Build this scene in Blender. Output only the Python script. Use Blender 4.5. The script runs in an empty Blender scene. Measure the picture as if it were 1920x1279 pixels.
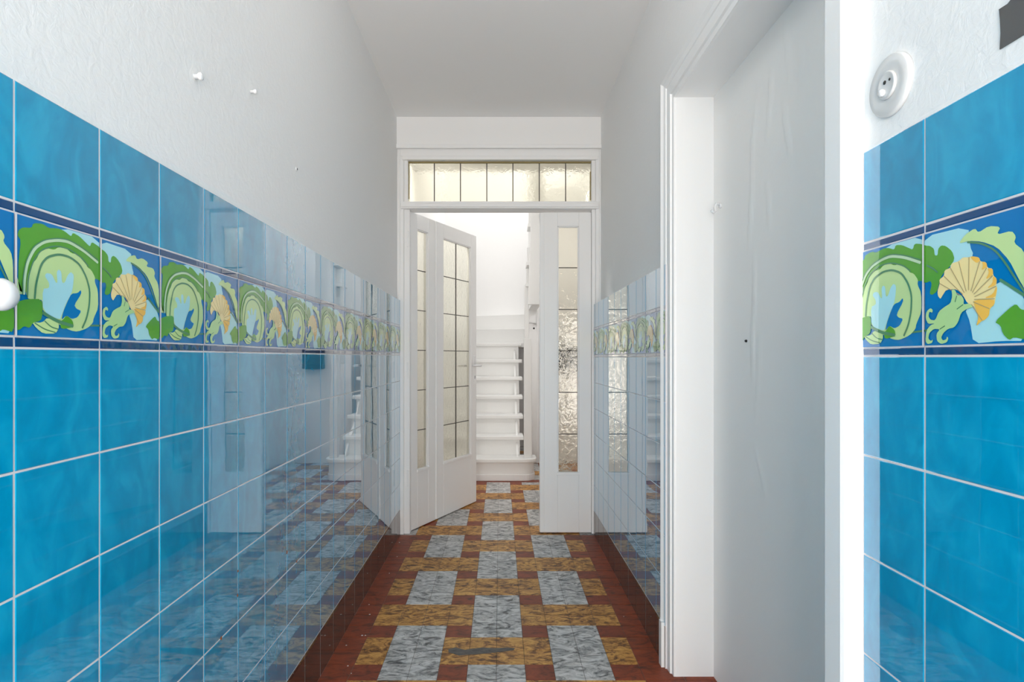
import bpy, bmesh, math, random
from mathutils import Vector, Matrix
from mathutils.geometry import tessellate_polygon
random.seed(7)
SC = bpy.context.scene
COL = SC.collection

# ------------------------------------------------------------------ camera, light, exposure
CAM_H = 1.108                       # lens height above the floor
cam = bpy.data.cameras.new('camera')
cam.sensor_width = 36.0
cam.lens = 1097.0 / 1920.0 * 36.0
cam.shift_x = (960.0 - 937.0) / 1920.0
cam.shift_y = (670.0 - 639.5) / 1920.0
cam.clip_start = 0.02
cam_o = bpy.data.objects.new('camera', cam)
COL.objects.link(cam_o)
cam_o.location = (0, 0, CAM_H)
cam_o.rotation_euler = (math.radians(90), 0, 0)
SC.camera = cam_o

world = bpy.data.worlds.new('daylight')
SC.world = world
world.use_nodes = True
world.node_tree.nodes['Background'].inputs[0].default_value = (1.0, 1.0, 1.0, 1)
world.node_tree.nodes['Background'].inputs[1].default_value = 0.4

def area(name, loc, rot, sx, sy, power, col=(1, 1, 1)):
    l = bpy.data.lights.new(name, 'AREA')
    l.shape = 'RECTANGLE'; l.size = sx; l.size_y = sy; l.energy = power; l.color = col
    o = bpy.data.objects.new(name, l); COL.objects.link(o)
    o.location = loc; o.rotation_euler = rot
    return o
R = math.radians
area('street_door_daylight', (0.0, -1.72, 0.85), (R(90), 0, 0), 1.15, 1.6, 98, (1.0, 0.948, 0.89))   # daylight through the open street door behind the lens
area('stairwell_side_fill', (1.04, 6.2, 3.9), (0, R(72), 0), 1.2, 1.4, 56, (1.0, 0.975, 0.94))        # unseen fill added high on the right to brighten the stairwell; no window
area('stair_hall_fill', (-0.55, 4.2, 2.585), (0, 0, 0), 0.2, 0.2, 10, (1.0, 0.975, 0.94))           # added fill without a fixture, hidden behind the screen's head
area('stair_passage_fill', (0.95, 5.35, 2.585), (0, 0, 0), 0.2, 0.2, 4, (1.0, 0.975, 0.94))  # added fill for the passage right of the stairs, kept out of view
area('stairwell_top_fill', (0.05, 6.0, 4.95), (0, 0, 0), 1.5, 2.2, 12, (1.0, 0.975, 0.94))           # unseen area light added overhead as daylight down the open stairwell
for ln, ly, lz, le in (('hall_fill', 1.75, 2.30, 1.2), ('hall_pendant', 0.9, 2.20, 0.7)):                  # no fixtures: first is added fill, second follows the peg and switch shadows
    lp = bpy.data.lights.new(ln, 'POINT'); lp.energy = le; lp.shadow_soft_size = 0.06; lp.color = (1.0, 0.955, 0.90)
    lo = bpy.data.objects.new(ln, lp); COL.objects.link(lo); lo.location = (0.0, ly, lz)
SC.view_settings.view_transform = 'Standard'
SC.view_settings.look = 'None'
SC.view_settings.exposure = 0.0
SC.view_settings.gamma = 1.0
SC.view_settings.use_curve_mapping = False
SC.cycles.diffuse_bounces = 8
SC.cycles.max_bounces = 14
SC.cycles.transmission_bounces = 10
SC.cycles.caustics_reflective = False

# ------------------------------------------------------------------ materials
def new_mat(name):
    m = bpy.data.materials.new(name); m.use_nodes = True
    nt = m.node_tree
    return m, nt, nt.nodes['Principled BSDF']
def add_bump(nt, b, scale, strength, dist, detail=3.0, distortion=0.0, rough=0.5, mapping=None):
    tc = nt.nodes.new('ShaderNodeTexCoord')
    n = nt.nodes.new('ShaderNodeTexNoise')
    n.inputs['Scale'].default_value = scale; n.inputs['Detail'].default_value = detail
    n.inputs['Distortion'].default_value = distortion; n.inputs['Roughness'].default_value = rough
    src = tc.outputs['Object']
    if mapping:
        mp = nt.nodes.new('ShaderNodeMapping'); mp.inputs['Scale'].default_value = mapping
        nt.links.new(src, mp.inputs['Vector']); src = mp.outputs['Vector']
    nt.links.new(src, n.inputs['Vector'])
    bu = nt.nodes.new('ShaderNodeBump')
    bu.inputs['Strength'].default_value = strength; bu.inputs['Distance'].default_value = dist
    nt.links.new(n.outputs['Fac'], bu.inputs['Height'])
    nt.links.new(bu.outputs['Normal'], b.inputs['Normal'])
    return n
def plain(name, col, rough=0.5, bump=None, spec=0.5, metal=0.0):
    m, nt, b = new_mat(name)
    b.inputs['Base Color'].default_value = (*col, 1)
    b.inputs['Roughness'].default_value = rough
    b.inputs['Specular IOR Level'].default_value = spec
    b.inputs['Metallic'].default_value = metal
    if bump: add_bump(nt, b, **bump)
    return m
def ramped(name, stops, scale, detail, rough_n, distortion, mapping, rough, bump=None, spec=0.5):
    m, nt, b = new_mat(name)
    tc = nt.nodes.new('ShaderNodeTexCoord')
    mp = nt.nodes.new('ShaderNodeMapping'); mp.inputs['Scale'].default_value = mapping
    n = nt.nodes.new('ShaderNodeTexNoise')
    n.inputs['Scale'].default_value = scale; n.inputs['Detail'].default_value = detail
    n.inputs['Roughness'].default_value = rough_n; n.inputs['Distortion'].default_value = distortion
    cr = nt.nodes.new('ShaderNodeValToRGB')
    while len(cr.color_ramp.elements) < len(stops): cr.color_ramp.elements.new(0.5)
    for e, (p, c) in zip(cr.color_ramp.elements, stops):
        e.position = p; e.color = (*c, 1)
    nt.links.new(tc.outputs['Object'], mp.inputs['Vector'])
    nt.links.new(mp.outputs['Vector'], n.inputs['Vector'])
    nt.links.new(n.outputs['Fac'], cr.inputs['Fac'])
    nt.links.new(cr.outputs['Color'], b.inputs['Base Color'])
    b.inputs['Roughness'].default_value = rough
    b.inputs['Specular IOR Level'].default_value = spec
    if bump: add_bump(nt, b, **bump)
    return m
def lustre(m, rough, lo=0.22, base=0.006, top=0.84):
    """old lead glaze: coloured body under a clear glassy coat that mirrors strongly at a slant"""
    nt = m.node_tree; b = nt.nodes['Principled BSDF']; out = nt.nodes['Material Output']
    b.inputs['Specular IOR Level'].default_value = 0.0
    g = nt.nodes.new('ShaderNodeBsdfGlossy'); g.inputs['Roughness'].default_value = rough
    g.inputs['Color'].default_value = (0.96, 0.96, 0.96, 1)
    lw = nt.nodes.new('ShaderNodeLayerWeight'); lw.inputs['Blend'].default_value = 0.5
    ma = nt.nodes.new('ShaderNodeMapRange'); ma.interpolation_type = 'SMOOTHSTEP'
    ma.inputs['From Min'].default_value = lo; ma.inputs['From Max'].default_value = 1.05
    ma.inputs['To Min'].default_value = base; ma.inputs['To Max'].default_value = top
    mx = nt.nodes.new('ShaderNodeMixShader')
    nt.links.new(lw.outputs['Facing'], ma.inputs['Value']); nt.links.new(ma.outputs[0], mx.inputs[0])
    if b.inputs['Normal'].is_linked: nt.links.new(b.inputs['Normal'].links[0].from_socket, g.inputs['Normal'])
    nt.links.new(b.outputs[0], mx.inputs[1]); nt.links.new(g.outputs[0], mx.inputs[2]); nt.links.new(mx.outputs[0], out.inputs['Surface'])
    return m
WH = (0.86, 0.86, 0.86)
M = {}
M['plaster'] = plain('white_plaster', WH, 0.75, dict(scale=42, strength=0.32, dist=0.005, detail=6, distortion=0.9, rough=0.6), spec=0.25)
M['plaster_flat'] = plain('white_ceiling_paint', WH, 0.8, dict(scale=12, strength=0.15, dist=0.004), spec=0.2)
M['paint'] = plain('white_gloss_paint', WH, 0.38, dict(scale=18, strength=0.12, dist=0.002), spec=0.4)
M['paint_worn'] = plain('white_worn_stair_paint', (0.80, 0.80, 0.79), 0.45, dict(scale=40, strength=0.25, dist=0.002, detail=6), spec=0.4)
M['paper'] = plain('white_painted_lining_paper', (0.90, 0.885, 0.865), 0.7, dict(scale=60, strength=0.2, dist=0.002, detail=4, distortion=0.5), spec=0.25)
BL = dict(scale=8, strength=0.05, dist=0.0035, detail=1.5)
M['blue'] = ramped('turquoise_blue_glaze', [(0.30, (0.001, 0.275, 0.50)), (0.50, (0.001, 0.32, 0.57)), (0.70, (0.006, 0.385, 0.64))], 13, 3, 0.5, 1.0, (1, 1.6, 0.9), 0.018, BL, spec=0.9)
M['navy'] = plain('navy_blue_glaze', (0.002, 0.065, 0.20), 0.02, BL, spec=0.9)
for k_ in ('blue', 'navy'): lustre(M[k_], 0.012)
M['grout'] = plain('pale_grout', (0.72, 0.69, 0.70), 0.85)
M['brown'] = ramped('dark_brown_glaze', [(0.35, (0.040, 0.012, 0.005)), (0.65, (0.075, 0.022, 0.008))], 10, 5, 0.6, 0.5, (1, 1, 1), 0.03, BL, spec=0.8)
lustre(M['brown'], 0.03, 0.34, 0.006, 0.6)
FB = dict(scale=22, strength=0.06, dist=0.002, detail=2)
def glaze(n, c): return lustre(plain(n, c, 0.025, FB), 0.02, 0.24, 0.006, 0.68)
FZ = {'d': glaze('deep_blue_glaze', (0.002, 0.19, 0.50)), 'l': glaze('sky_blue_glaze', (0.42, 0.76, 0.83)),
      'g': glaze('leaf_green_glaze', (0.105, 0.37, 0.040)), 'y': glaze('pale_green_glaze', (0.56, 0.76, 0.34)),
      'c': glaze('calyx_green_glaze', (0.46, 0.72, 0.32)), 's': glaze('cream_yellow_glaze', (0.93, 0.76, 0.36)),
      'o': glaze('orange_yellow_glaze', (0.93, 0.54, 0.10)), 'k': glaze('dark_green_outline', (0.09, 0.26, 0.14)),
      'v': glaze('silver_green_glaze', (0.55, 0.74, 0.48)), 'b': glaze('brown_outline', (0.44, 0.34, 0.17))}
M['f_grey'] = ramped('grey_marbled_floor_tile', [(0.36, (0.085, 0.085, 0.085)), (0.44, (0.27, 0.27, 0.268)), (0.51, (0.47, 0.465, 0.455)), (0.62, (0.68, 0.67, 0.66))], 15, 9, 0.66, 1.6, (1, 1.9, 1), 0.42, spec=0.3)
M['f_gold'] = ramped('ochre_marbled_floor_tile', [(0.38, (0.075, 0.026, 0.006)), (0.455, (0.26, 0.105, 0.020)), (0.52, (0.50, 0.24, 0.052)), (0.64, (0.68, 0.37, 0.10))], 15, 9, 0.68, 1.6, (1, 1.9, 1), 0.42, spec=0.3)
M['f_red'] = ramped('red_brown_floor_tile', [(0.33, (0.045, 0.010, 0.004)), (0.45, (0.18, 0.030, 0.008)), (0.65, (0.29, 0.052, 0.013))], 14, 9, 0.70, 0.8, (1, 2.2, 1), 0.42, spec=0.3)
M['f_joint'] = plain('dark_floor_joint', (0.13, 0.10, 0.08), 0.8)
M['came'] = plain('dark_lead', (0.055, 0.047, 0.035), 0.5)
M['putty'] = plain('brown_glazing_putty', (0.30, 0.24, 0.10), 0.7)
M['chrome'] = plain('brushed_metal', (0.62, 0.62, 0.63), 0.3, metal=1.0)
M['dark'] = plain('dark_hole', (0.02, 0.02, 0.02), 0.8)
M['tape'] = plain('dark_grey_tape', (0.095, 0.095, 0.095), 0.55, dict(scale=30, strength=0.3, dist=0.002))
M['china'] = plain('white_porcelain', (0.82, 0.82, 0.83), 0.2)
M['bakelite'] = plain('white_switch_plastic', (0.66, 0.66, 0.66), 0.35)
M['boxgrey'] = plain('dark_box_metal', (0.035, 0.035, 0.035), 0.45)
M['scorch'] = ramped('grey_scorch', [(0.35, (0.03, 0.03, 0.03)), (0.65, (0.11, 0.10, 0.09))], 40, 6, 0.6, 0.5, (1, 2, 1), 0.5)
M['rust'] = plain('rusty_chip', (0.30, 0.10, 0.03), 0.8)
M['speck'] = plain('white_paint_speck', (0.75, 0.75, 0.75), 0.6)
def glass_mat(name, col, bscale, bstr, rough):
    m, nt, b = new_mat(name)
    b.inputs['Base Color'].default_value = (*col, 1)
    b.inputs['Transmission Weight'].default_value = 1.0
    b.inputs['Roughness'].default_value = rough
    b.inputs['IOR'].default_value = 1.45
    add_bump(nt, b, scale=bscale, strength=bstr, dist=0.006, detail=2.0, distortion=0.6)
    return m
M['glass_yellow'] = glass_mat('cream_cathedral_glass', (1.0, 0.98, 0.87), 40, 0.25, 0.15)
M['glass_transom'] = glass_mat('cream_rippled_glass', (0.94, 0.905, 0.76), 36, 0.30, 0.12)
M['glass_pale'] = glass_mat('pale_hammered_glass', (0.86, 0.82, 0.71), 30, 0.32, 0.04)

# ------------------------------------------------------------------ mesh helpers
class MB:
    """collects shapes and links them as ONE mesh object"""
    def __init__(s): s.v = []; s.f = []; s.mi = []; s.mats = []; s.sm = []
    def mat(s, m):
        if m not in s.mats: s.mats.append(m)
        return s.mats.index(m)
    def add(s, verts, faces, m, smooth=False):
        o = len(s.v); s.v += [tuple(v) for v in verts]
        k = s.mat(m)
        for f in faces: s.f.append([i + o for i in f]); s.mi.append(k); s.sm.append(smooth)
    def box(s, x0, x1, y0, y1, z0, z1, m):
        v = [(x, y, z) for x in (x0, x1) for y in (y0, y1) for z in (z0, z1)]
        s.add(v, [(0, 1, 3, 2), (4, 6, 7, 5), (0, 4, 5, 1), (2, 3, 7, 6), (0, 2, 6, 4), (1, 5, 7, 3)], m)
    def quad(s, a, b, c, d, m): s.add([a, b, c, d], [(0, 1, 2, 3)], m)
    def prism(s, pts, z0, z1, m, axis='z'):
        """pts: outline; extruded between z0 and z1 along axis"""
        n = len(pts)
        def P(p, h):
            return {'z': (p[0], p[1], h), 'x': (h, p[0], p[1]), 'y': (p[0], h, p[1])}[axis]
        v = [P(p, z0) for p in pts] + [P(p, z1) for p in pts]
        f = [list(range(n)), list(range(n, 2 * n))[::-1]] + [(i, (i + 1) % n, n + (i + 1) % n, n + i) for i in range(n)]
        s.add(v, f, m)
    def lathe(s, prof, origin, axis, m, n=32, smooth=True):
        """prof: (radius, height) pairs turned about axis ('x','-x','y','-y','z')"""
        o = Vector(origin)
        ax = {'x': Vector((1, 0, 0)), '-x': Vector((-1, 0, 0)), 'y': Vector((0, 1, 0)), '-y': Vector((0, -1, 0)), 'z': Vector((0, 0, 1))}[axis] if isinstance(axis, str) else Vector(axis).normalized()
        a = ax.orthogonal().normalized(); b = ax.cross(a)
        v = []
        for r, h in prof:
            for i in range(n):
                t = 2 * math.pi * i / n
                v.append(o + ax * h + (a * math.cos(t) + b * math.sin(t)) * r)
        f = []
        for k in range(len(prof) - 1):
            for i in range(n):
                j = (i + 1) % n
                f.append((k * n + i, k * n + j, (k + 1) * n + j, (k + 1) * n + i))
        f.append(list(range(n))[::-1]); f.append([(len(prof) - 1) * n + i for i in range(n)])
        s.add(v, f, m, smooth)
    def tube(s, pts, r, m, n=12):
        pts = [Vector(p) for p in pts]; v = []
        for k, p in enumerate(pts):
            d = (pts[min(k + 1, len(pts) - 1)] - pts[max(k - 1, 0)]).normalized()
            a = d.orthogonal().normalized() if k == 0 else (a - d * a.dot(d)).normalized()
            b = d.cross(a); rr = r[k] if isinstance(r, (list, tuple)) else r
            for i in range(n):
                t = 2 * math.pi * i / n
                v.append(p + (a * math.cos(t) + b * math.sin(t)) * rr)
        f = [(k * n + i, k * n + (i + 1) % n, (k + 1) * n + (i + 1) % n, (k + 1) * n + i) for k in range(len(pts) - 1) for i in range(n)]
        f.append(list(range(n))[::-1]); f.append([(len(pts) - 1) * n + i for i in range(n)])
        s.add(v, f, m, True)
    def build(s, name, parent=None, bevel=0.0, normals=True, base=None):
        me = bpy.data.meshes.new(name)
        me.from_pydata(s.v, [], s.f)
        for m in s.mats: me.materials.append(m)
        for p, k, sm in zip(me.polygons, s.mi, s.sm): p.material_index = k; p.use_smooth = sm
        if normals:
            bm = bmesh.new(); bm.from_mesh(me); bmesh.ops.recalc_face_normals(bm, faces=bm.faces); bm.to_mesh(me); bm.free()
        me.update()
        o = bpy.data.objects.new(name, me); COL.objects.link(o)
        if parent is not None:
            o.parent = parent
            o.matrix_parent_inverse = parent_world(parent).inverted()
        if bevel:
            md = o.modifiers.new('edge', 'BEVEL'); md.width = bevel; md.segments = 2; md.limit_method = 'ANGLE'; md.angle_limit = R(40)
        return o
def parent_world(o):
    m = Matrix.Translation(o.location)
    if o.parent is not None: m = parent_world(o.parent) @ o.matrix_parent_inverse @ m
    return m
def tag(o, label=None, cat=None, group=None, kind=None):
    if label: o['label'] = label
    if cat: o['category'] = cat
    if group: o['group'] = group
    if kind: o['kind'] = kind
    return o
def struct(o, label=None):
    o['kind'] = 'structure'
    if label: o['label'] = label
    return o
def empty(name, loc):
    o = bpy.data.objects.new(name, None); COL.objects.link(o); o.location = loc; o.empty_display_size = 0.05
    return o
FRIEZE = [
('P','l',1,[(0.475,0.988),(0.991,0.988),(0.991,0.778),(0.554,0.882)]),
('P','l',1,[(0.999,0.974),(1.476,0.96),(1.493,0.79),(1.528,0.718),(1.447,0.627),(1.328,0.646),(0.999,0.782)]),
('P','l',1,[(1.441,0.298),(1.493,0.184),(1.525,0.012),(1.776,0.027),(1.98,0.02),(1.989,0.328),(1.776,0.477),(1.752,0.463),(1.627,0.433)]),
('P','g',2,[(0.037,0.631),(0.059,0.785),(0.026,0.818),(0.037,0.864),(0.076,0.895),(0.167,0.91),(0.185,0.955),(0.286,0.973),(0.353,0.951),(0.41,0.963),(0.475,0.972),(0.541,0.962),(0.616,0.931),(0.636,0.972),(0.721,0.955),(0.808,0.911),(0.86,0.885),(0.883,0.936),(0.967,0.916),(1.016,0.892),(1.069,0.879),(1.116,0.844),(1.123,0.786),(1.156,0.78),(1.162,0.835),(1.195,0.859),(1.246,0.844),(1.315,0.786),(1.34,0.713),(1.278,0.654),(1.202,0.606),(1.169,0.529),(1.149,0.471),(1.096,0.446),(1.062,0.46),(1.089,0.54),(1.075,0.572),(1.016,0.56),(0.967,0.59),(0.838,0.588),(0.554,0.628),(0.298,0.553),(0.214,0.395),(0.054,0.351),(0.032,0.445)]),
('P','y',3,[(0.11,0.319),(0.121,0.492),(0.167,0.607),(0.22,0.661),(0.25,0.721),(0.335,0.772),(0.413,0.773),(0.462,0.806),(0.554,0.814),(0.616,0.78),(0.692,0.784),(0.808,0.707),(0.823,0.684),(0.875,0.666),(0.929,0.601),(0.921,0.558),(0.967,0.48),(0.972,0.312),(0.906,0.203),(0.898,0.161),(0.823,0.105),(0.692,0.067),(0.609,0.073),(0.475,0.117),(0.286,0.218),(0.28,0.324),(0.214,0.308)]),
('P','y',2,[(0.004,0.546),(0.021,0.479),(0.048,0.429),(0.082,0.345),(0.021,0.347),(0.004,0.384)]),
('P','l',4,[(0.28,0.416),(0.353,0.43),(0.353,0.476),(0.304,0.526),(0.322,0.557),(0.385,0.556),(0.429,0.486),(0.449,0.488),(0.438,0.582),(0.462,0.61),(0.494,0.591),(0.501,0.495),(0.534,0.499),(0.568,0.572),(0.609,0.609),(0.647,0.583),(0.636,0.482),(0.616,0.411),(0.554,0.326),(0.501,0.215),(0.475,0.16),(0.286,0.218)]),
('P','d',4,[(0.616,0.411),(0.692,0.424),(0.735,0.459),(0.742,0.424),(0.65,0.31),(0.678,0.278),(0.742,0.263),(0.692,0.199),(0.622,0.179),(0.554,0.209),(0.494,0.161),(0.514,0.235),(0.568,0.337)]),
('P','g',5,[(0.514,0.167),(0.554,0.209),(0.629,0.165),(0.643,0.106),(0.488,0.079),(0.475,0.146)]),
('P','g',4,[(0.01,0.276),(0.11,0.31),(0.274,0.328),(0.283,0.208),(0.262,0.142),(0.179,0.119),(0.144,0.072),(0.087,0.087),(0.037,0.049),(0.01,0.057)]),
('P','y',5,[(0.167,0.123),(0.274,0.125),(0.335,0.175),(0.462,0.135),(0.462,0.087),(0.423,0.038),(0.286,0.033),(0.214,0.075)]),
('S','k',6,0.03,[(0.28,0.213),(0.372,0.173),(0.475,0.141),(0.636,0.114)]),
('S','k',2,0.018,[(0.838,0.131),(0.967,0.138),(1.016,0.139),(1.055,0.144)]),
('S','k',5,0.02,[(0.196,0.32),(0.208,0.449),(0.262,0.622),(0.335,0.699),(0.462,0.744),(0.595,0.742),(0.721,0.693),(0.808,0.584),(0.853,0.467),(0.845,0.322),(0.808,0.196),(0.75,0.101)]),
('S','k',5,0.012,[(0.121,0.322),(0.127,0.493),(0.179,0.636),(0.262,0.746),(0.423,0.813),(0.581,0.814),(0.75,0.758),(0.838,0.691)]),
('S','v',5,0.026,[(0.085,0.345),(0.093,0.488),(0.121,0.618),(0.196,0.748),(0.298,0.822),(0.449,0.866),(0.581,0.877),(0.764,0.832),(0.967,0.748)]),
('S','k',6,0.01,[(0.071,0.344),(0.074,0.486),(0.104,0.624),(0.179,0.758),(0.298,0.839),(0.449,0.883),(0.581,0.895),(0.764,0.852),(0.967,0.774)]),
('S','k',5,0.014,[(1.034,0.714),(1.109,0.676),(1.162,0.632)]),
('S','k',6,0.01,[(0.19,0.12),(0.298,0.07),(0.423,0.048)]),
('S','k',6,0.01,[(0.298,0.144),(0.372,0.093),(0.455,0.078)]),
('S','d',3,0.03,[(1.016,0.526),(1.062,0.528)]),
('P','s',3,[(1.156,0.47),(1.182,0.538),(1.176,0.569),(1.227,0.592),(1.234,0.641),(1.297,0.651),(1.309,0.688),(1.382,0.691),(1.424,0.717),(1.482,0.707),(1.516,0.71),(1.583,0.689),(1.594,0.655),(1.648,0.641),(1.659,0.594),(1.706,0.582),(1.711,0.527),(1.742,0.5),(1.737,0.447),(1.747,0.428),(1.732,0.358),(1.721,0.305),(1.68,0.277),(1.675,0.227),(1.637,0.194),(1.605,0.187),(1.555,0.148),(1.578,0.216),(1.561,0.264),(1.528,0.314),(1.471,0.338),(1.424,0.41),(1.364,0.465),(1.253,0.474),(1.215,0.433),(1.189,0.401),(1.162,0.429)]),
('P','o',4,[(1.505,0.712),(1.583,0.689),(1.592,0.66),(1.561,0.646),(1.511,0.688)]),
('P','o',4,[(1.61,0.652),(1.653,0.636),(1.657,0.6),(1.605,0.584),(1.621,0.618)]),
('P','o',4,[(1.661,0.591),(1.706,0.58),(1.711,0.531),(1.643,0.505),(1.675,0.555)]),
('P','o',4,[(1.711,0.524),(1.742,0.5),(1.737,0.451),(1.653,0.435),(1.706,0.469)]),
('P','o',4,[(1.737,0.44),(1.745,0.419),(1.729,0.356),(1.627,0.364),(1.711,0.387)]),
('P','o',4,[(1.533,0.358),(1.724,0.345),(1.721,0.305),(1.68,0.277),(1.675,0.227),(1.637,0.194),(1.605,0.187),(1.555,0.148),(1.578,0.216),(1.561,0.264),(1.539,0.313)]),
('S','b',5,0.006,[(1.419,0.401),(1.301,0.468),(1.182,0.536)]),
('S','b',5,0.006,[(1.429,0.413),(1.329,0.502),(1.23,0.592)]),
('S','b',5,0.006,[(1.443,0.426),(1.371,0.539),(1.299,0.651)]),
('S','b',5,0.006,[(1.461,0.435),(1.423,0.563),(1.386,0.688)]),
('S','b',5,0.006,[(1.484,0.441),(1.487,0.577),(1.49,0.708)]),
('S','b',5,0.006,[(1.507,0.431),(1.551,0.548),(1.592,0.658)]),
('S','b',5,0.006,[(1.521,0.418),(1.591,0.511),(1.656,0.597)]),
('S','b',5,0.006,[(1.534,0.403),(1.626,0.468),(1.711,0.528)]),
('S','b',5,0.006,[(1.541,0.383),(1.644,0.414),(1.739,0.443)]),
('S','b',5,0.006,[(1.538,0.362),(1.636,0.355),(1.727,0.349)]),
('S','b',5,0.006,[(1.527,0.345),(1.606,0.31),(1.68,0.277)]),
('S','b',5,0.006,[(1.512,0.326),(1.564,0.256),(1.614,0.191)]),
('P','c',6,[(1.315,0.466),(1.352,0.462),(1.37,0.416),(1.418,0.406),(1.441,0.37),(1.436,0.332),(1.493,0.336),(1.533,0.304),(1.471,0.295),(1.412,0.267),(1.382,0.191),(1.34,0.15),(1.278,0.143),(1.227,0.111),(1.202,0.072),(1.221,0.046),(1.259,0.055),(1.265,0.079),(1.281,0.064),(1.265,0.03),(1.202,0.016),(1.156,0.043),(1.149,0.104),(1.189,0.143),(1.123,0.151),(1.069,0.118),(1.055,0.067),(1.089,0.045),(1.109,0.06),(1.103,0.029),(1.048,0.019),(1.022,0.047),(1.034,0.14),(1.082,0.184),(1.136,0.197),(1.055,0.196),(1.025,0.245),(1.034,0.307),(1.082,0.334),(1.109,0.316),(1.103,0.291),(1.069,0.304),(1.058,0.264),(1.082,0.231),(1.136,0.222),(1.176,0.296),(1.24,0.33),(1.303,0.354),(1.322,0.411)]),
('S','k',7,0.008,[(1.37,0.411),(1.352,0.359)]),
('S','k',7,0.008,[(1.436,0.332),(1.37,0.299)]),
('S','k',7,0.008,[(1.189,0.143),(1.246,0.17)]),
('P','y',3,[(1.38,0.836),(1.452,0.898),(1.543,0.927),(1.576,0.884),(1.67,0.915),(1.776,0.885),(1.741,0.832),(1.867,0.835),(1.904,0.786),(1.886,0.741),(1.961,0.675),(1.98,0.59),(1.983,0.372),(1.923,0.475),(1.849,0.618),(1.741,0.742),(1.602,0.81),(1.485,0.838)]),
('S','k',4,0.016,[(1.469,0.831),(1.602,0.797),(1.723,0.724),(1.812,0.614),(1.886,0.498),(1.98,0.36)]),
('S','k',4,0.022,[(1.767,0.49),(1.867,0.421),(1.98,0.341)]),
('P','g',4,[(1.723,0.172),(1.849,0.265),(1.904,0.295),(1.942,0.249),(1.989,0.241),(1.989,0.028),(1.886,0.052),(1.849,0.029),(1.794,0.08),(1.776,0.143)])]

# ------------------------------------------------------------------ the place, in metres
XL, XLP = -0.622, -0.641          # left: tile face, plaster face
XR, XRP = 0.588, 0.630            # right: tile face, plaster face beyond the doorway
XRN = 0.5915                      # plaster face on the near side of the doorway, almost flush with the tiles
D = 3.66                          # glazed screen at the end of the hall
HC = 2.605                        # ceiling
YF = -1.6                         # street end of the hall, behind the lens
OY0, OY1, OZ = 1.034, 2.03, 2.011 # blocked doorway in the right wall
XB = 0.742                        # its blocked-up back
YS = 7.25                         # back wall of the stairwell

# ---- floor
fl = MB()
P_ = 0.1025; X0 = -0.012; Y0 = 2.315
fl.box(-1.3, 1.3, YF - 0.6, YS + 0.1, -0.10, -0.0009, M['f_joint'])
def floor_kind(c, r):
    cm, rm = c % 6, r % 6
    if cm in (0, 5): return 'f_grey' if rm < 4 else 'f_gold'
    if cm in (2, 3): return 'f_gold' if rm in (1, 2) else 'f_grey'
    return 'f_red' if rm in (0, 3) else 'f_gold'
def floor_tile(x0, x1, y0, y1, m):
    g, h = 0.0006, 0.0018
    dz = random.uniform(-0.0002, 0.0002)
    a = [(x0 + g, y0 + g, -0.0009), (x1 - g, y0 + g, -0.0009), (x1 - g, y1 - g, -0.0009), (x0 + g, y1 - g, -0.0009)]
    b = [(x0 + h, y0 + h, dz), (x1 - h, y0 + h, dz), (x1 - h, y1 - h, dz), (x0 + h, y1 - h, dz)]
    fl.add(a + b, [(4, 5, 6, 7), (0, 1, 5, 4), (1, 2, 6, 5), (2, 3, 7, 6), (3, 0, 4, 7)], m)
for r in range(-39, 48):
    y0 = Y0 + P_ * r; y1 = y0 + P_
    hall = y1 < D + 0.05
    for c in range(-12, 12):
        x0 = X0 + P_ * c; x1 = x0 + P_
        if hall and (c > 4 or c < -5): continue
        k = floor_kind(c, r)
        if not hall and y0 > 5.12 and y0 < 5.25 and x1 < 0.4: k = 'f_red'
        floor_tile(x0, x1, y0, y1, M[k])
    if hall:
        floor_tile(XL - 0.02, X0 - 5 * P_, y0, y1, M['f_red']); floor_tile(X0 + 5 * P_, XR + 0.05, y0, y1, M['f_red'])
        if OY0 - 0.05 < y0 < OY1: floor_tile(XR + 0.05, XB + 0.02, y0, y1, M['f_red'])
floor = struct(fl.build('floor', normals=False), 'hall floor of grey, ochre and red-brown marbled square tiles in an interlocking pattern')
sc_ = MB()
pts = [(-0.192, 2.196), (-0.150, 2.172), (-0.105, 2.180), (-0.060, 2.186), (-0.010, 2.196), (0.030, 2.205), (0.052, 2.212), (0.058, 2.226), (0.030, 2.232), (-0.02, 2.226), (-0.06, 2.232), (-0.11, 2.222), (-0.13, 2.214), (-0.17, 2.232), (-0.195, 2.218)]
sc_.prism(pts, 0.0003, 0.0008, M['scorch'])
sc_.build('scorch_mark', floor)['label'] = 'dark grey scorch streak across the ochre floor tiles'
sp = MB()
for x, y, rr in [(-0.585, 2.62, .003), (-0.560, 2.52, .004), (-0.548, 2.33, .004), (-0.535, 2.33, .003), (-0.566, 3.0, .003), (-0.60, 3.5, .004), (-0.545, 2.1, .003), (-0.57, 3.25, .003), (0.49, 2.9, .002), (0.53, 2.5, .002), (-0.52, 2.05, .002), (-0.59, 2.25, .003)]:
    sp.lathe([(rr, 0.0002), (rr * 0.8, 0.0009)], (x, y, 0), 'z', M['speck'], 8)
sp.build('paint_specks', floor)

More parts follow.
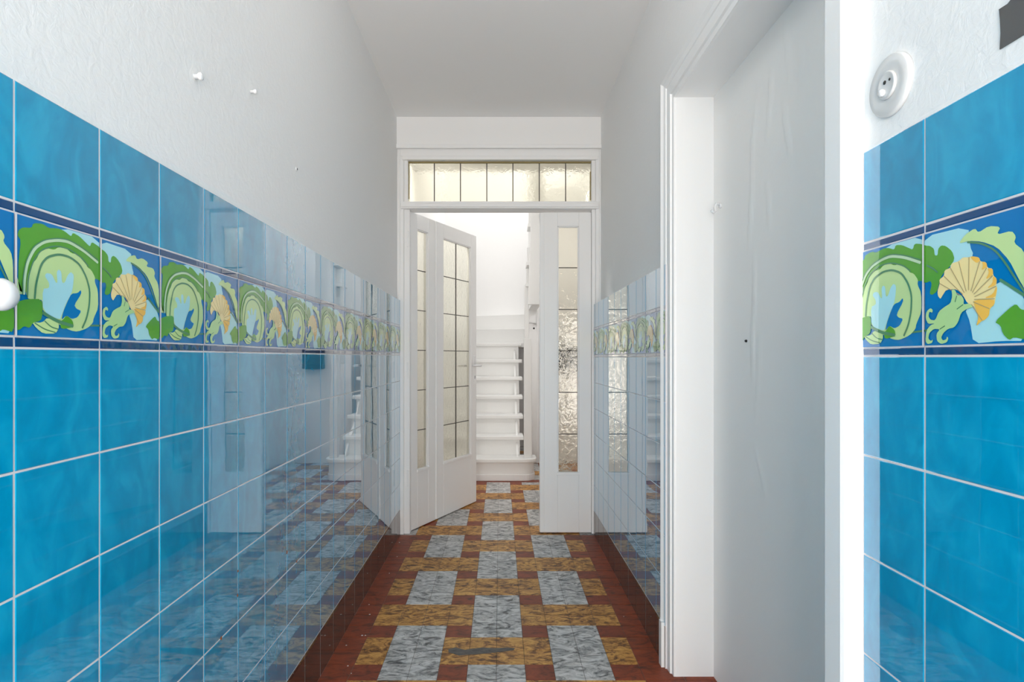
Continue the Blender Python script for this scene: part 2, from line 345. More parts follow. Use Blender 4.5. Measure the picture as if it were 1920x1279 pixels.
# ---- ceiling and plaster walls
c = MB()
c.box(-0.78, 0.9, YF - 0.1, 4.70, HC, HC + 0.12, M['plaster_flat'])
struct(c.build('ceiling'), 'plain white hall ceiling')
w = MB()
w.box(XLP - 0.12, XLP, YF - 0.1, D + 0.12, 0, HC, M['plaster'])
wall_left = struct(w.build('wall_left'), 'white rough plaster wall over the blue tiled dado on the left')
w = MB()
w.box(XRN, XRP + 0.14, YF - 0.1, OY0 - 0.04, 0, HC, M['plaster'])
w.box(XRP, XRP + 0.14, OY1, D + 0.12, 0, HC, M['plaster'])
w.box(XRP, XRP + 0.14, OY0, OY1, OZ, HC, M['plaster'])
w.box(0.604, XRP, OY1, OY1 + 0.02, 0, OZ, M['plaster'])
wall_right = struct(w.build('wall_right'), 'white rough plaster wall with a blocked-up doorway on the right')
w = MB()
w.box(XLP - 0.14, -0.575, YF - 0.1, YF, 0, HC, M['plaster_flat']); w.box(0.575, XRP + 0.14, YF - 0.1, YF, 0, HC, M['plaster_flat'])
w.box(-0.575, 0.575, YF - 0.1, YF, 2.5, HC, M['plaster_flat'])
struct(w.build('wall_front'), 'street end wall of the hall around its open entrance')
# blocked doorway: reveals and the papered infill with raised wrinkles
pn = MB()
NY, NZ = 90, 180
ridges = [(1.70, 1.86, 1.74, 1.43, .0045), (1.70, 1.42, 1.72, 1.03, .0040), (1.60, 1.90, 1.62, 1.70, .0035), (1.53, 1.78, 1.49, 1.62, .0045), (1.63, 1.60, 1.60, 1.45, .003), (1.45, 1.9, 1.44, 1.72, .003), (1.66, 1.2, 1.70, 0.9, .0025), (1.52, 1.99, 1.50, 1.80, .0025), (1.70, 0.85, 1.62, 0.70, .0025), (1.40, 1.3, 1.38, 0.9, .0018)]
def wrinkle(y, z):
    h = 0
    for (ya, za, yb, zb, a) in ridges:
        t = (z - za) / (zb - za)
        if -0.15 < t < 1.15:
            yc = ya + (yb - ya) * t + 0.004 * math.sin(z * 23)
            fade = max(0, 1 - abs(2 * t - 1) ** 4) if 0 < t < 1 else 0
            h += 1.5 * a * fade * math.exp(-((y - yc) / 0.006) ** 2)
    return h
vs = []
for j in range(NZ + 1):
    for i in range(NY + 1):
        y = OY0 - 0.02 + (OY1 - OY0 + 0.04) * i / NY; z = -0.01 + (OZ + 0.02) * j / NZ
        vs.append((XB - wrinkle(y, z), y, z))
pn.add(vs, [(j * (NY + 1) + i, (j + 1) * (NY + 1) + i, (j + 1) * (NY + 1) + i + 1, j * (NY + 1) + i + 1) for j in range(NZ) for i in range(NY)], M['paper'], True)
pn.box(XB + 0.012, XB + 0.05, OY0 - 0.02, OY1 + 0.02, 0, OZ + 0.01, M['paper'])
pn.build('doorway_infill', wall_right, normals=False)['label'] = 'wrinkled white papered panel blocking the doorway'
rv = MB()
rv.box(0.603, XB + 0.02, OY1 - 0.001, OY1 + 0.03, 0, OZ + 0.03, M['paint'])
rv.box(0.603, XB + 0.02, OY0 - 0.03, OY0 + 0.001, 0, OZ + 0.03, M['paint'])
rv.box(0.603, XB + 0.02, OY0 - 0.001, OY1 + 0.001, OZ - 0.001, OZ + 0.03, M['paint'])
rv.build('doorway_reveal', wall_right)
# ---- tiled dados
class Dado:
    """maps (along, z, out) on one tiled wall to the room"""
    def __init__(s, side, zs): s.side = side; s.zs = zs
    def __call__(s, y, z, d): return (XL + d, y, z) if s.side == 'left' else (XR - d, y, z)
def tile(mb, W, y0, y1, z0, z1, m, g=0.0014, b=0.0012, tilt=0.00016):
    fl_ = W.side == 'left'
    t = [random.uniform(-tilt, tilt) for _ in range(3)]
    q = [t[0], t[1], t[1] + t[2] - t[0], t[2]]
    cs = [(y0, z0), (y1, z0), (y1, z1), (y0, z1)]; sg = [(1, 1), (-1, 1), (-1, -1), (1, -1)]
    o1 = [W(y + a * g, z + c_ * g, -0.0022) for (y, z), (a, c_) in zip(cs, sg)]
    o2 = [W(y + a * g, z + c_ * g, -0.0007 + k) for (y, z), (a, c_), k in zip(cs, sg, q)]
    o3 = [W(y + a * (g + b), z + c_ * (g + b), k) for (y, z), (a, c_), k in zip(cs, sg, q)]
    v = o1 + o2 + o3
    f = [(8, 9, 10, 11)] + [(i, (i + 1) % 4, 4 + (i + 1) % 4, 4 + i) for i in range(4)] + [(4 + i, 4 + (i + 1) % 4, 8 + (i + 1) % 4, 8 + i) for i in range(4)]
    if not fl_: f = [tuple(reversed(x)) for x in f]
    # left wall faces +x: y,z order runs counter-clockwise seen from +x
    mb.add(v, f, m)
def spans(y0, y1, ph, pitch=0.16):
    k = math.floor((y0 - ph) / pitch + 1e-6); out = []
    while ph + k * pitch < y1 - 1e-6:
        a, b = max(ph + k * pitch, y0), min(ph + (k + 1) * pitch, y1)
        if b - a > 0.012: out.append((a, b))
        k += 1
    return out
def chaikin(p, closed):
    out = []; n = len(p)
    rng = range(n) if closed else range(n - 1)
    if not closed: out.append(p[0])
    for i in rng:
        a, b = p[i], p[(i + 1) % n]
        out.append((a[0] * .8 + b[0] * .2, a[1] * .8 + b[1] * .2)); out.append((a[0] * .2 + b[0] * .8, a[1] * .2 + b[1] * .8))
    if not closed: out.append(p[-1])
    return out
def frieze_shapes():
    res = []
    for e in FRIEZE:
        if e[0] == 'P':
            pts = chaikin(e[3], True)
            tris = tessellate_polygon([[Vector((a, b, 0)) for a, b in pts]])
            fs = []
            for t in tris:
                (ax, ay), (bx, by), (cx, cy) = [pts[i] for i in t]
                fs.append(tuple(t) if (bx - ax) * (cy - ay) - (by - ay) * (cx - ax) > 0 else tuple(reversed(t)))
            res.append((e[1], e[2], pts, fs))
        else:
            pts = chaikin(chaikin(e[4], False), False); wd = e[3] / 2; n = len(pts)
            v = []
            for i, (a, b) in enumerate(pts):
                p, q = pts[max(i - 1, 0)], pts[min(i + 1, n - 1)]
                dx, dy = q[0] - p[0], q[1] - p[1]; l = math.hypot(dx, dy) or 1
                k = wd * (0.45 if i in (0, n - 1) else 1)
                v.append((a - dy / l * k, b + dx / l * k)); v.append((a + dy / l * k, b - dx / l * k))
            fs = [(2 * i, 2 * i + 1, 2 * i + 3, 2 * i + 2) for i in range(n - 1)]
            res.append((e[1], e[2], v, fs))
    return res
SHAPES = frieze_shapes()
def clip_tri(poly, lo, hi):
    """clip a polygon of (s,t) to lo<=s<=hi"""
    for lim, sg in ((lo, 1), (hi, -1)):
        out = []
        for i in range(len(poly)):
            a, b = poly[i], poly[(i + 1) % len(poly)]
            ia, ib = sg * (a[0] - lim) >= 0, sg * (b[0] - lim) >= 0
            if ia: out.append(a)
            if ia != ib:
                t = (lim - a[0]) / (b[0] - a[0]); out.append((lim, a[1] + (b[1] - a[1]) * t))
        poly = out
        if len(poly) < 3: return []
    return poly
def frieze(mb, W, y0, y1, phA, z0, z1):
    """relief frieze; phA = a y where a repeat starts (left wall runs +y, right wall runs -y)"""
    sgn = 1 if W.side == 'left' else -1
    def Y(s, k): return phA + sgn * 0.16 * (s + 2 * k)
    ks = range(-30, 30)
    for k in ks:
        a, b = sorted((Y(0, k), Y(2, k)))
        if b < y0 + 1e-6 or a > y1 - 1e-6: continue
        smin, smax = 0.0, 2.0
        for lim in (y0, y1):
            s = (lim - phA) / (sgn * 0.16) - 2 * k
            if 0 < s < 2:
                if (lim == y0) == (sgn > 0): smin = max(smin, s)
                else: smax = min(smax, s)
        def put(v, fs, col, h):
            cut = smin > 0 or smax < 2
            if not cut:
                mb.add([W(Y(s, k), z0 + (z1 - z0) * t, h) for s, t in v], fs, FZ[col])
            else:
                for f in fs:
                    p = clip_tri([v[i] for i in f], smin, smax)
                    if p: mb.add([W(Y(s, k), z0 + (z1 - z0) * t, h) for s, t in p], [tuple(range(len(p)))], FZ[col])
        e = 0.006
        for s0 in (0, 1):
            put([(s0 + e, .008), (s0 + 1 - e, .008), (s0 + 1 - e, .992), (s0 + e, .992)], [(0, 1, 2, 3)], 'd', 0.0)
        for col, lay, v, fs in SHAPES: put(v, fs, col, 0.00022 * lay)
    # joints between the frieze tiles, level with the relief
    for a, b in spans(y0, y1, phA):
        for yy in (a,):
            p = [W(yy - .0016, z0, 0.0020), W(yy + .0016, z0, 0.0020), W(yy + .0016, z1, 0.0020), W(yy - .0016, z1, 0.0020)]
            if yy > y0 + .01: mb.add(p, [(0, 1, 2, 3) if W.side == 'left' else (3, 2, 1, 0)], M['grout'])
def dado(side, y0, y1, ph, phA, zs, parent, plaster_x):
    """zs: skirting top, rows..., frieze etc."""
    W = Dado(side, zs)
    mb = MB(); sk = MB()
    zsk, zb, zn1, zf, zn2, zt = zs
    back = MB()
    xa, xb = sorted((plaster_x, XL - 0.0007 if side == 'left' else XR + 0.0007))
    mb.box(xa, xb, y0, y1, zsk, zt - 0.002, M['grout'])
    sp_ = spans(y0, y1, ph); rows = 6; h = (zb - zsk) / rows
    for a, b in sp_:
        for r in range(rows): tile(mb, W, a, b, zsk + r * h, zsk + (r + 1) * h, M['blue'])
        tile(mb, W, a, b, zb, zn1, M['navy'], g=.0012); tile(mb, W, a, b, zf, zn2, M['navy'], g=.0012)
        tile(mb, W, a, b, zn2, zt, M['blue'])
    # mortar fillet over the top course
    xt = XL - 0.001 if side == 'left' else XR + 0.001
    mb.prism([(xt, zt - 0.0025), (plaster_x, zt - 0.0025), (plaster_x, zt + 0.006)] if side == 'left' else [(xt, zt - 0.0025), (plaster_x, zt + 0.006), (plaster_x, zt - 0.0025)], y0, y1, M['plaster'], axis='y')
    o = mb.build('tile_dado', parent, normals=False)
    fz = MB(); frieze(fz, W, y0, y1, phA, zn1, zf)
    fz.build('tile_frieze', parent, normals=False)
    sk.box(xa, xb, y0, y1, 0, zsk - 0.0005, M['grout'])
    for a, b in sp_: tile(sk, W, a, b, -0.001, zsk, M['brown'])
    return sk
ZL = (0.160, 1.120, 1.135, 1.294, 1.308, 1.465)
ZR = (0.150, 1.110, 1.123, 1.279, 1.292, 1.440)
sk = dado('left', YF, D, 0.11, 0.75 - 0.32 * 3, ZL, wall_left, XLP)
ch = MB()
for y, z, r_ in ((1.710, 0.538, .0045), (1.792, 0.483, .0045), (1.388, 0.543, .004), (1.390, 0.60, .003), (1.306, 0.481, .0045)):
    ch.prism([(y + r_ * (1 + .35 * math.sin(5 * k + y * 90)) * math.cos(k * .785), z + r_ * (1 + .35 * math.cos(3 * k + z * 70)) * math.sin(k * .785)) for k in range(8)], XL - 0.001, XL + 0.0005, M['rust'], axis='x')
ch.build('chipped_spots', wall_left)['label'] = 'small rusty chips at the tile corners'
struct(sk.build('baseboard_left', normals=False), 'dark brown glazed skirting tiles along the left wall')
sk = dado('right', YF, 0.947, 0.81, 0.97, ZR, wall_right, XRN)
struct(sk.build('baseboard_right', normals=False), 'dark brown skirting tiles on the right, nearer than the doorway')
sk = dado('right', OY1 + 0.05, D, 2.36, 2.52, ZR, wall_right, XRP)
struct(sk.build('baseboard_right_back', normals=False), 'dark brown skirting tiles between the doorway and the glazed screen')

# ---- casing of the blocked doorway
PROF = [(0.088, XRP), (0.088, 0.584), (0.084, 0.580), (0.080, 0.580), (0.070, 0.5876), (0.055, 0.591), (0.053, 0.5945), (0.020, 0.596), (0.017, 0.6027), (0.0, 0.604), (-0.002, 0.612), (0.0, 0.66)]
cs = MB()
def sweep(stations, m):
    n = len(PROF); v = []
    for st in stations: v += [st(o, x) for o, x in PROF]
    f = [(k * n + i, k * n + i + 1, (k + 1) * n + i + 1, (k + 1) * n + i) for k in range(len(stations) - 1) for i in range(n - 1)]
    cs.add(v, f, m)
sweep([lambda o, x: (x, OY1 + o, 0.0), lambda o, x: (x, OY1 + o, OZ + o), lambda o, x: (x, OY0 - o + 0.006, OZ + o)], M['paint'])
NP = [(0.947, XRP), (0.947, 0.566), (0.950, 0.559), (0.956, 0.556), (1.0, 0.556), (1.004, 0.572), (1.012, 0.577), (1.030, 0.600), (1.034, 0.66), (1.03, XRP + 0.05)]
cs.add([(x, y, z) for z in (0.0, HC - 0.3) for y, x in NP], [(i, i + 1, len(NP) + i + 1, len(NP) + i) for i in range(len(NP) - 1)] + [tuple(range(len(NP), 2 * len(NP)))], M['paint'])
cs.box(0.577, 0.63, OY1 + 0.06, OY1 + 0.091, 0, 0.16, M['paint'])
struct(cs.build('trim_1', bevel=0.0), 'white moulded casing round the blocked-up doorway on the right')

# ------------------------------------------------------------------ glazed screen at the end of the hall
S_ = 1097.0 / D
def PX(px): return (px - 937.0) / S_
def PZ(py): return CAM_H + (670.0 - py) / S_
fr = MB(); m = M['paint']
fr.box(XLP - 0.02, XRP + 0.02, D - 0.02, D + 0.12, PZ(277), HC, m)                  # board over the screen
fr.box(XLP - 0.02, XRP + 0.02, D - 0.034, D - 0.02, PZ(281), PZ(273.5), m)          # its lower lip
fr.box(XLP - 0.02, XRP + 0.02, D, D + 0.11, PZ(293), PZ(277), m)                    # head
fr.box(PX(754), PX(1121), D - 0.010, D + 0.05, PZ(300), PZ(293), m)
fr.box(XLP - 0.02, PX(757), D - 0.002, D + 0.11, 0, PZ(293), m)
fr.box(PX(1117), XRP + 0.02, D - 0.002, D + 0.11, 0, PZ(293), m)
fr.box(PX(757), PX(764.5), D + 0.008, D + 0.10, PZ(378), PZ(300), m)                # inner steps beside the transom light
fr.box(PX(1109.5), PX(1117), D + 0.008, D + 0.10, PZ(378), PZ(300), m)
fr.box(PX(757), PX(768), D + 0.010, D + 0.11, 0, PZ(392), m)
fr.box(PX(1110), PX(1117), D + 0.010, D + 0.11, 0, PZ(392), m)
fr.box(PX(752), PX(1122), D - 0.020, D + 0.10, PZ(392), PZ(379), m)                 # transom bar
fr.box(PX(753), PX(1121), D - 0.028, D - 0.02, PZ(390), PZ(383), m)
fr.box(PX(747), PX(750.5), D - 0.012, D, 0, PZ(281), m)
fr.box(PX(1123.5), PX(1127), D - 0.012, D, 0, PZ(281), m)
frame = struct(fr.build('trim_2', bevel=0.003), 'white painted frame and transom bar of the glazed hall screen')
hg = MB()
for z in (1.80, 0.98, 0.30): hg.box(PX(762.5), PX(766), D + 0.004, D + 0.012, z, z + 0.10, M['paint'])
hg.build('hinge', frame, bevel=0.002)

def flat_glass(mb, pt, a0, a1, z0, z1, gm, n):
    """panes of one opening; pt(a,z,d) places a point"""
    v = [pt(a, z, d) for d in (-0.0025, 0.0025) for a, z in ((a0, z0), (a1, z0), (a1, z1), (a0, z1))]
    mb.add(v, [(0, 1, 2, 3), (7, 6, 5, 4), (0, 4, 5, 1), (1, 5, 6, 2), (2, 6, 7, 3), (3, 7, 4, 0)], gm)
def obox(mb, pt, a0, a1, z0, z1, d0, d1, m):
    v = [pt(a, z, d) for a in (a0, a1) for d in (d0, d1) for z in (z0, z1)]
    mb.add(v, [(0, 1, 3, 2), (4, 6, 7, 5), (0, 4, 5, 1), (2, 3, 7, 6), (0, 2, 6, 4), (1, 5, 7, 3)], m)
def cames(mb, pt, a0, a1, z0, z1, hz, va, wd=0.0048):
    for z in hz: obox(mb, pt, a0, a1, z - wd / 2, z + wd / 2, -0.0045, 0.0045, M['came'])
    for a in va: obox(mb, pt, a - wd / 2, a + wd / 2, z0, z1, -0.0045, 0.0045, M['came'])
# transom light
def ptT(a, z, d): return (a, D + 0.045 + d, z)
gx0, gx1, gz0, gz1 = PX(764.5), PX(1109.5), PZ(378.5), PZ(300.5)
win = struct(empty('window_1', (0, D + 0.045, gz0)), 'long transom window of seven cream glass panes over the doors')
g = MB(); flat_glass(g, ptT, gx0 - .004, gx1 + .004, gz0 - .004, gz1 + .004, M['glass_transom'], 7)
g.build('glass', win)
g = MB(); cames(g, ptT, gx0, gx1, gz0, gz1, [], [PX(p) for p in (813, 862.5, 912.5, 962, 1012, 1062)], 0.0058)
g.build('lead_came', win)
g = MB()
obox(g, ptT, gx0, gx1, gz1 - .007, gz1, -.02, -.003, M['putty'])
obox(g, ptT, gx0, gx0 + .004, gz0 + .03, gz1, -.012, -.003, M['putty']); obox(g, ptT, gx1 - .005, gx1, gz0 + .02, gz1 - .06, -.012, -.003, M['putty'])
g.build('putty_line', win)
# leaves: each in its own (a, z, d) frame; d points to the hall side
def leaf(root, pt, a0, a1, z0, z1, g0, g1, gz0, gz1, th, gm, hz, va, bead=()):
    b = MB()
    def st(x0, x1, y0, y1): obox(b, pt, x0, x1, y0, y1, -th, 0, M['paint'])
    st(a0, g0, z0, z1); st(g1, a1, z0, z1); st(g0, g1, z0, gz0); st(g0, g1, gz1, z1)
    b.build('leaf_frame', root, bevel=0.0025)
    b = MB(); mw = 0.007
    def mo(x0, x1, y0, y1): obox(b, pt, x0, x1, y0, y1, -th * 0.5 + 0.004, -0.004, M['paint'])
    mo(g0, g0 + mw, gz0, gz1); mo(g1 - mw, g1, gz0, gz1); mo(g0, g1, gz1 - mw, gz1)
    obox(b, pt, g0 - 0.006, g1 + 0.006, gz0 - 0.006, gz0 + 0.012, -th * 0.5, 0.007, M['paint'])
    b.build('glazing_bead', root, bevel=0.002)
    pg = lambda a, z, d: pt(a, z, d - th * 0.5)
    g = MB(); flat_glass(g, pg, g0 - 0.002, g1 + 0.002, gz0 - 0.002, gz1 + 0.002, gm, 6); g.build('glass', root)
    g = MB(); cames(g, pg, g0 + mw, g1 - mw, gz0, gz1, hz, va); g.build('lead_came', root)
HZ = [0.371 + (1.936 - 0.371) / 6 * k for k in range(1, 6)]
dv = Vector((0.451, 0.8925, 0)).normalized(); nv = Vector((dv.y, -dv.x, 0)); P0 = Vector((-0.571, 3.70, 0))
def ptL(a, z, d): return tuple(P0 + dv * a + nv * d + Vector((0, 0, z)))
d2 = struct(empty('door_2', tuple(P0)), 'narrow white glazed leaf hinged on the left jamb, folded back with the door')
leaf(d2, ptL, 0.003, 0.306, 0.006, 2.034, 0.088, 0.214, 0.371, 1.936, 0.042, M['glass_yellow'], HZ, [])
d1 = struct(empty('door_1', tuple(P0 + dv * 0.31)), 'open white glazed door of twelve cream panes, swung back into the stairwell')
leaf(d1, ptL, 0.312, 0.870, 0.006, 2.034, 0.402, 0.788, 0.371, 1.936, 0.042, M['glass_yellow'], HZ, [0.5985])
b = MB(); obox(b, ptL, 0.298, 0.322, 0.01, 2.03, 0.0, 0.009, M['paint']); b.build('astragal', d1, bevel=0.003)
# lever furniture on both sides of the door
b = MB()
obox(b, ptL, 0.822, 0.856, 0.90, 1.12, 0.0, 0.004, M['paint'])
plate = b.build('backplate', d1, bevel=0.002)
h = MB()
c0 = Vector(ptL(0.839, 1.045, 0.003)); 
h.tube([c0, c0 + nv * 0.042], 0.0085, M['chrome'], 14)
h.tube([c0 + nv * 0.046 + dv * 0.012, c0 + nv * 0.047, c0 + nv * 0.046 - dv * 0.05, c0 + nv * 0.043 - dv * 0.105], [.009, .010, .009, .0075], M['china'], 14)
c1 = Vector(ptL(0.839, 1.045, -0.045))
h.tube([c1, c1 - nv * 0.042], 0.0085, M['chrome'], 14)
h.tube([c1 - nv * 0.046 + dv * 0.012, c1 - nv * 0.047, c1 - nv * 0.046 - dv * 0.05, c1 - nv * 0.043 - dv * 0.105], [.009, .010, .009, .0075], M['china'], 14)
h.build('door_handle', plate)['label'] = 'pale lever handle'
k = MB(); obox(k, ptL, 0.836, 0.842, 0.945, 0.968, 0.0035, 0.0046, M['dark']); k.build('keyhole', plate)
# fixed side leaf on the right
def ptR(a, z, d): return (a, D + 0.018 - d, z)
d3 = struct(empty('door_3', (PX(1013), D, 0)), 'fixed narrow white leaf with six pale hammered panes on the right')
leaf(d3, ptR, PX(1015), PX(1109.5), 0.006, PZ(397), PX(1046), PX(1086), PZ(890), PZ(423), 0.042, M['glass_pale'], [PZ(p) for p in (500.5, 579.5, 658, 736.5, 815.5)], [])
b = MB(); obox(b, ptR, PX(1013), PX(1021), 0.008, PZ(398), 0, 0.006, M['paint']); obox(b, ptR, PX(1012.2), PX(1014.6), 0.008, PZ(398), -0.04, -0.001, M['paint']); b.build('astragal', d3, bevel=0.002)

# ------------------------------------------------------------------ stairwell behind the screen
w = MB()
w.box(-0.80, -0.68, D + 0.12, YS, 0, 5.0, M['plaster_flat'])
struct(w.build('wall_stair_left'), 'white stairwell wall behind the open door')
w = MB(); w.box(-0.80, 1.2, YS, YS + 0.1, 0, 5.0, M['plaster_flat'])
struct(w.build('wall_back'), 'white back wall of the stairwell')
w = MB(); w.box(0.40, 1.2, 6.14, 6.22, 0, 2.9, M['plaster_flat'])
struct(w.build('wall_stair_end'), 'white wall beside the stairs, seen through the side leaf')
w = MB(); w.box(1.05, 1.17, D + 0.12, YS, 0, 5.0, M['plaster_flat']); w.box(XRP, 1.05, D + 0.115, D + 0.135, 0, HC, M['plaster_flat'])
struct(w.build('wall_stair_right'), 'white stairwell wall to the right behind the side leaf')
w = MB(); w.box(-0.8, 1.2, 4.58, 4.70, HC + 0.12, 5.0, M['plaster_flat'])
struct(w.build('wall_landing'), 'white wall of the floor above, over the hall')
st = empty('staircase', (-0.2, 5.25, 0))
tag(st, 'white painted wooden staircase with rounded bottom step seen through the open door', 'staircase')
ZT = [0.20, 0.375, 0.55, 0.725, 0.905, 1.085, 1.265]
YN = [5.22 + 0.2 * k for k in range(7)]
def step_outline(y, x1, yb, r):
    """rounded right-hand end"""
    p = [(-0.678, yb), (-0.678, y)]
    for i in range(9):
        t = math.pi / 2 * i / 8
        p.append((x1 - r + r * math.sin(t), y + r - r * math.cos(t)))
    return p + [(x1, yb)]
pw = M['paint_worn']
t = MB(); t.prism(step_outline(5.22, 0.333, 5.46, 0.10), 0.162, 0.20, pw); t.build('tread', st, bevel=0.009)
t = MB(); t.prism(step_outline(5.25, 0.312, 5.46, 0.09), 0.0, 0.162, pw); t.build('riser', st)
t = MB(); t.prism(step_outline(5.242, 0.320, 5.46, 0.094), 0.0, 0.055, pw); t.build('plinth', st, bevel=0.003)
for k in range(1, 7):
    t = MB(); t.box(-0.678, 0.218 + 0.004 * k, YN[k], YN[k] + 0.26, ZT[k] - 0.036, ZT[k], pw); t.build('tread', st, bevel=0.008)
    t = MB(); t.box(-0.678, 0.183 + 0.004 * k, YN[k] + 0.032, YN[k] + 0.052, ZT[k - 1] - 0.001, ZT[k] - 0.035, pw); t.build('riser', st)
t = MB()
t.prism([(5.30, 0.0), (6.46, 0.0), (6.46, 1.20), (5.34, 0.22)], 0.150, 0.170, pw, axis='x'); t.build('carriage', st)
t = MB(); t.box(-0.678, 0.36, 6.47, YS - 0.001, 1.22, 1.265, pw); t.build('landing', st)
t = MB(); t.prism([(-0.678, 6.95), (0.36, 6.75), (0.36, YS - 0.001), (-0.678, YS - 0.001)], 1.265, 1.44, pw); t.build('winder', st, bevel=0.006)
t = MB(); t.prism([(-0.30, 7.2), (0.36, 6.9), (0.36, YS - 0.001), (-0.30, YS - 0.001)], 1.44, 1.62, pw); t.build('winder', st, bevel=0.006)
# newel standing on the bottom step
t = MB(); t.prism([(0.219, 0.199), (0.292, 0.199), (0.284, 1.277), (0.219, 1.277)], 5.27, 5.34, pw, axis='y'); t.build('newel_post', st, bevel=0.005)
t = MB(); t.box(0.236, 0.277, 5.58, 5.62, 1.05, 1.80, pw); t.build('upper_post', st, bevel=0.006)
# returning upper flight, cased in
t = MB(); t.prism([(0.250, 1.575), (0.386, 1.575), (0.386, 3.0), (0.300, 3.0)], 5.18, 5.22, pw, axis='y'); t.build('string_board', st, bevel=0.003)
t = MB(); t.box(0.30, 0.386, 5.22, 6.14, 1.60, 3.0, pw); t.build('upper_casing', st)
for (y, z, x0) in ((5.30, 2.29, 0.257), (5.42, 1.96, 0.248), (5.54, 1.78, 0.246)):
    t = MB(); t.box(x0, 0.34, y, y + 0.22, z, z + 0.036, pw); t.box(x0 + 0.006, 0.34, y + 0.02, y + 0.04, z + 0.036, z + 0.17, pw); t.build('upper_tread', st, bevel=0.006)
# cupboard door under the returning flight, with its lever
d4 = struct(empty('door_4', (0.30, 6.12, 0)), 'small white cupboard door under the returning stairs')
b = MB(); b.box(0.305, 0.41, 6.115, 6.139, 0.002, 1.62, M['paint']); b.build('leaf_frame', d4, bevel=0.003)
b = MB(); b.box(0.385, 0.402, 6.104, 6.115, 0.002, 1.62, M['paint']); b.build('stile', d4, bevel=0.003)
b = MB(); b.tube([(0.368, 6.115, 1.462), (0.368, 6.075, 1.462)], 0.009, M['chrome']); b.tube([(0.375, 6.072, 1.462), (0.305, 6.072, 1.468)], 0.010, M['bakelite']); b.build('door_handle', d4)
b = MB(); b.lathe([(0.010, 0), (0.010, 0.002)], (0.357, 6.115, 1.41), '-y', M['dark'], 12); b.build('keyhole', d4)
b = MB(); b.box(0.36, 0.40, 6.09, 6.115, 1.63, 1.66, M['paint']); b.build('latch', d4, bevel=0.004)
bx = empty('wall_box', (0.70, 6.14, 1.08))
tag(bx, 'dark box on the stairwell wall, blurred behind the side leaf glass', 'box')
b = MB(); b.box(0.60, 0.80, 6.05, 6.139, 0.985, 1.20, M['boxgrey']); b.build('body', bx, bevel=0.006)
b = MB(); b.box(0.612, 0.788, 6.042, 6.050, 1.03, 1.185, M['boxgrey']); b.build('flap', bx, bevel=0.003)

# ------------------------------------------------------------------ small things on the walls
# round switch on the right wall
SY, SZ = 0.880, 1.517
sw = empty('wall_switch', (XRN, SY, SZ))
tag(sw, 'round white old-fashioned wall switch above the blue tiles on the right', 'switch')
b = MB(); b.lathe([(0.0455, 0.0), (0.0455, 0.005), (0.043, 0.0085), (0.030, 0.0075), (0.020, 0.0075)], (XRN, SY, SZ), '-x', M['bakelite'], 56); b.build('rosette', sw)
b = MB(); b.lathe([(0.0205, 0.0), (0.0205, 0.003), (0.0190, 0.0045), (0.0165, 0.0035)], (XRN - 0.0075, SY, SZ), '-x', M['bakelite'], 40); dial = b.build('dial', sw)
xs = XRN - 0.0108
for dy, dz, rr in ((0.002, 0.005, .0030), (-0.009, 0.005, .0020), (0.013, -0.007, .0018)):
    b = MB(); b.lathe([(rr, 0), (rr, .0009)], (xs, SY + dy, SZ + dz), '-x', M['dark'], 12); b.build('screw_hole', dial)
b = MB(); b.lathe([(0.0055, 0), (0.0055, 0.004), (0.004, 0.006)], (xs, SY + 0.006, SZ - 0.009), '-x', M['china'], 20); b.build('toggle', dial)
# strip of dark tape
b = MB()
b.prism([(0.54, 1.471), (0.6908, 1.4715), (0.6896, 1.490), (0.6904, 1.507), (0.6918, 1.5195), (0.680, 1.5190), (0.676, 1.521), (0.54, 1.520)], XRN - 0.0014, XRN - 0.0002, M['tape'], axis='x')
tag(b.build('tape_strip'), 'dark grey strip of tape stuck high on the right plaster wall', 'tape')
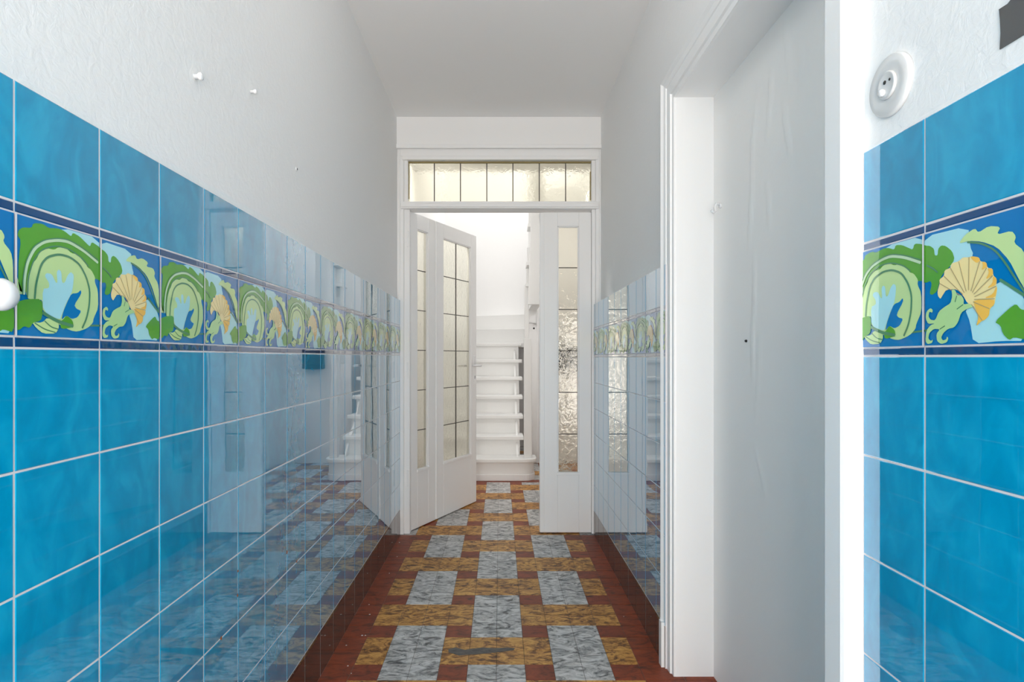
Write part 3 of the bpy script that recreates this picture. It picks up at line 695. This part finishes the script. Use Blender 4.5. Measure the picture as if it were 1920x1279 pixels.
# porcelain knob on the left frieze
kn = empty('porcelain_ball', (XL, 0.700, 1.183))
tag(kn, 'round white porcelain knob on the left flower frieze at the picture edge', 'knob')
b = MB(); b.lathe([(0.013, 0.0), (0.013, 0.003), (0.009, 0.006), (0.009, 0.010)], (XL + 0.001, 0.700, 1.183), 'x', M['china'], 24); b.build('base', kn)
b = MB(); b.lathe([(0.009, 0.009), (0.016, 0.013), (0.0195, 0.021), (0.0195, 0.027), (0.016, 0.034), (0.009, 0.0385), (0.003, 0.040)], (XL + 0.001, 0.700, 1.183), 'x', M['china'], 32); b.build('ball', kn)
# nails and plugs left in the walls
def peg(name, label, cat, x, y, z, ax, r, l, mt):
    b = MB(); b.lathe([(r * 0.7, 0), (r * 0.7, l * 0.5), (r, l * 0.6), (r, l * 0.9), (r * 0.5, l)], (x, y, z), ax, mt, 16)
    return tag(b.build(name), label, cat, 'old fixings left in the walls')
peg('wall_peg', 'stubby white painted peg on the left plaster wall, largest of the three', 'peg', XLP, 1.229, 1.698, 'x', 0.008, 0.017, M['china'])
peg('wall_nail', 'small white painted nail on the left plaster wall, right of the peg', 'nail', XLP, 1.506, 1.792, 'x', 0.0055, 0.016, M['china'])
b = MB(); b.lathe([(0.007, 0), (0.0065, 0.003), (0.004, 0.004)], (XLP, 1.841, 1.70), 'x', M['bakelite'], 16); b.lathe([(0.0032, 0.0039), (0.003, 0.0046)], (XLP, 1.841, 1.70), 'x', M['dark'], 12)
tag(b.build('wall_plug'), 'small open screw plug low on the left plaster, nearest the glazed screen', 'plug', 'old fixings left in the walls')
hk = empty('wall_hook', (XB, 1.965, 1.615))
tag(hk, 'small white painted hook on the papered panel in the doorway', 'hook')
b = MB(); b.lathe([(0.009, 0), (0.008, 0.004)], (XB, 1.965, 1.617), '-x', M['china'], 16); b.build('base', hk)
b = MB(); b.tube([(XB - 0.003, 1.965, 1.622), (XB - 0.015, 1.965, 1.624), (XB - 0.020, 1.963, 1.612), (XB - 0.018, 1.962, 1.598), (XB - 0.026, 1.960, 1.592), (XB - 0.034, 1.958, 1.600)], 0.0042, M['china'], 12); b.build('hook_wire', hk)
b = MB(); b.lathe([(0.004, 0), (0.004, 0.004), (0.002, 0.006)], (XB, 1.757, 1.157), '-x', M['dark'], 12)
tag(b.build('wall_screw'), 'tiny dark screw in the papered doorway panel below the hook', 'screw')
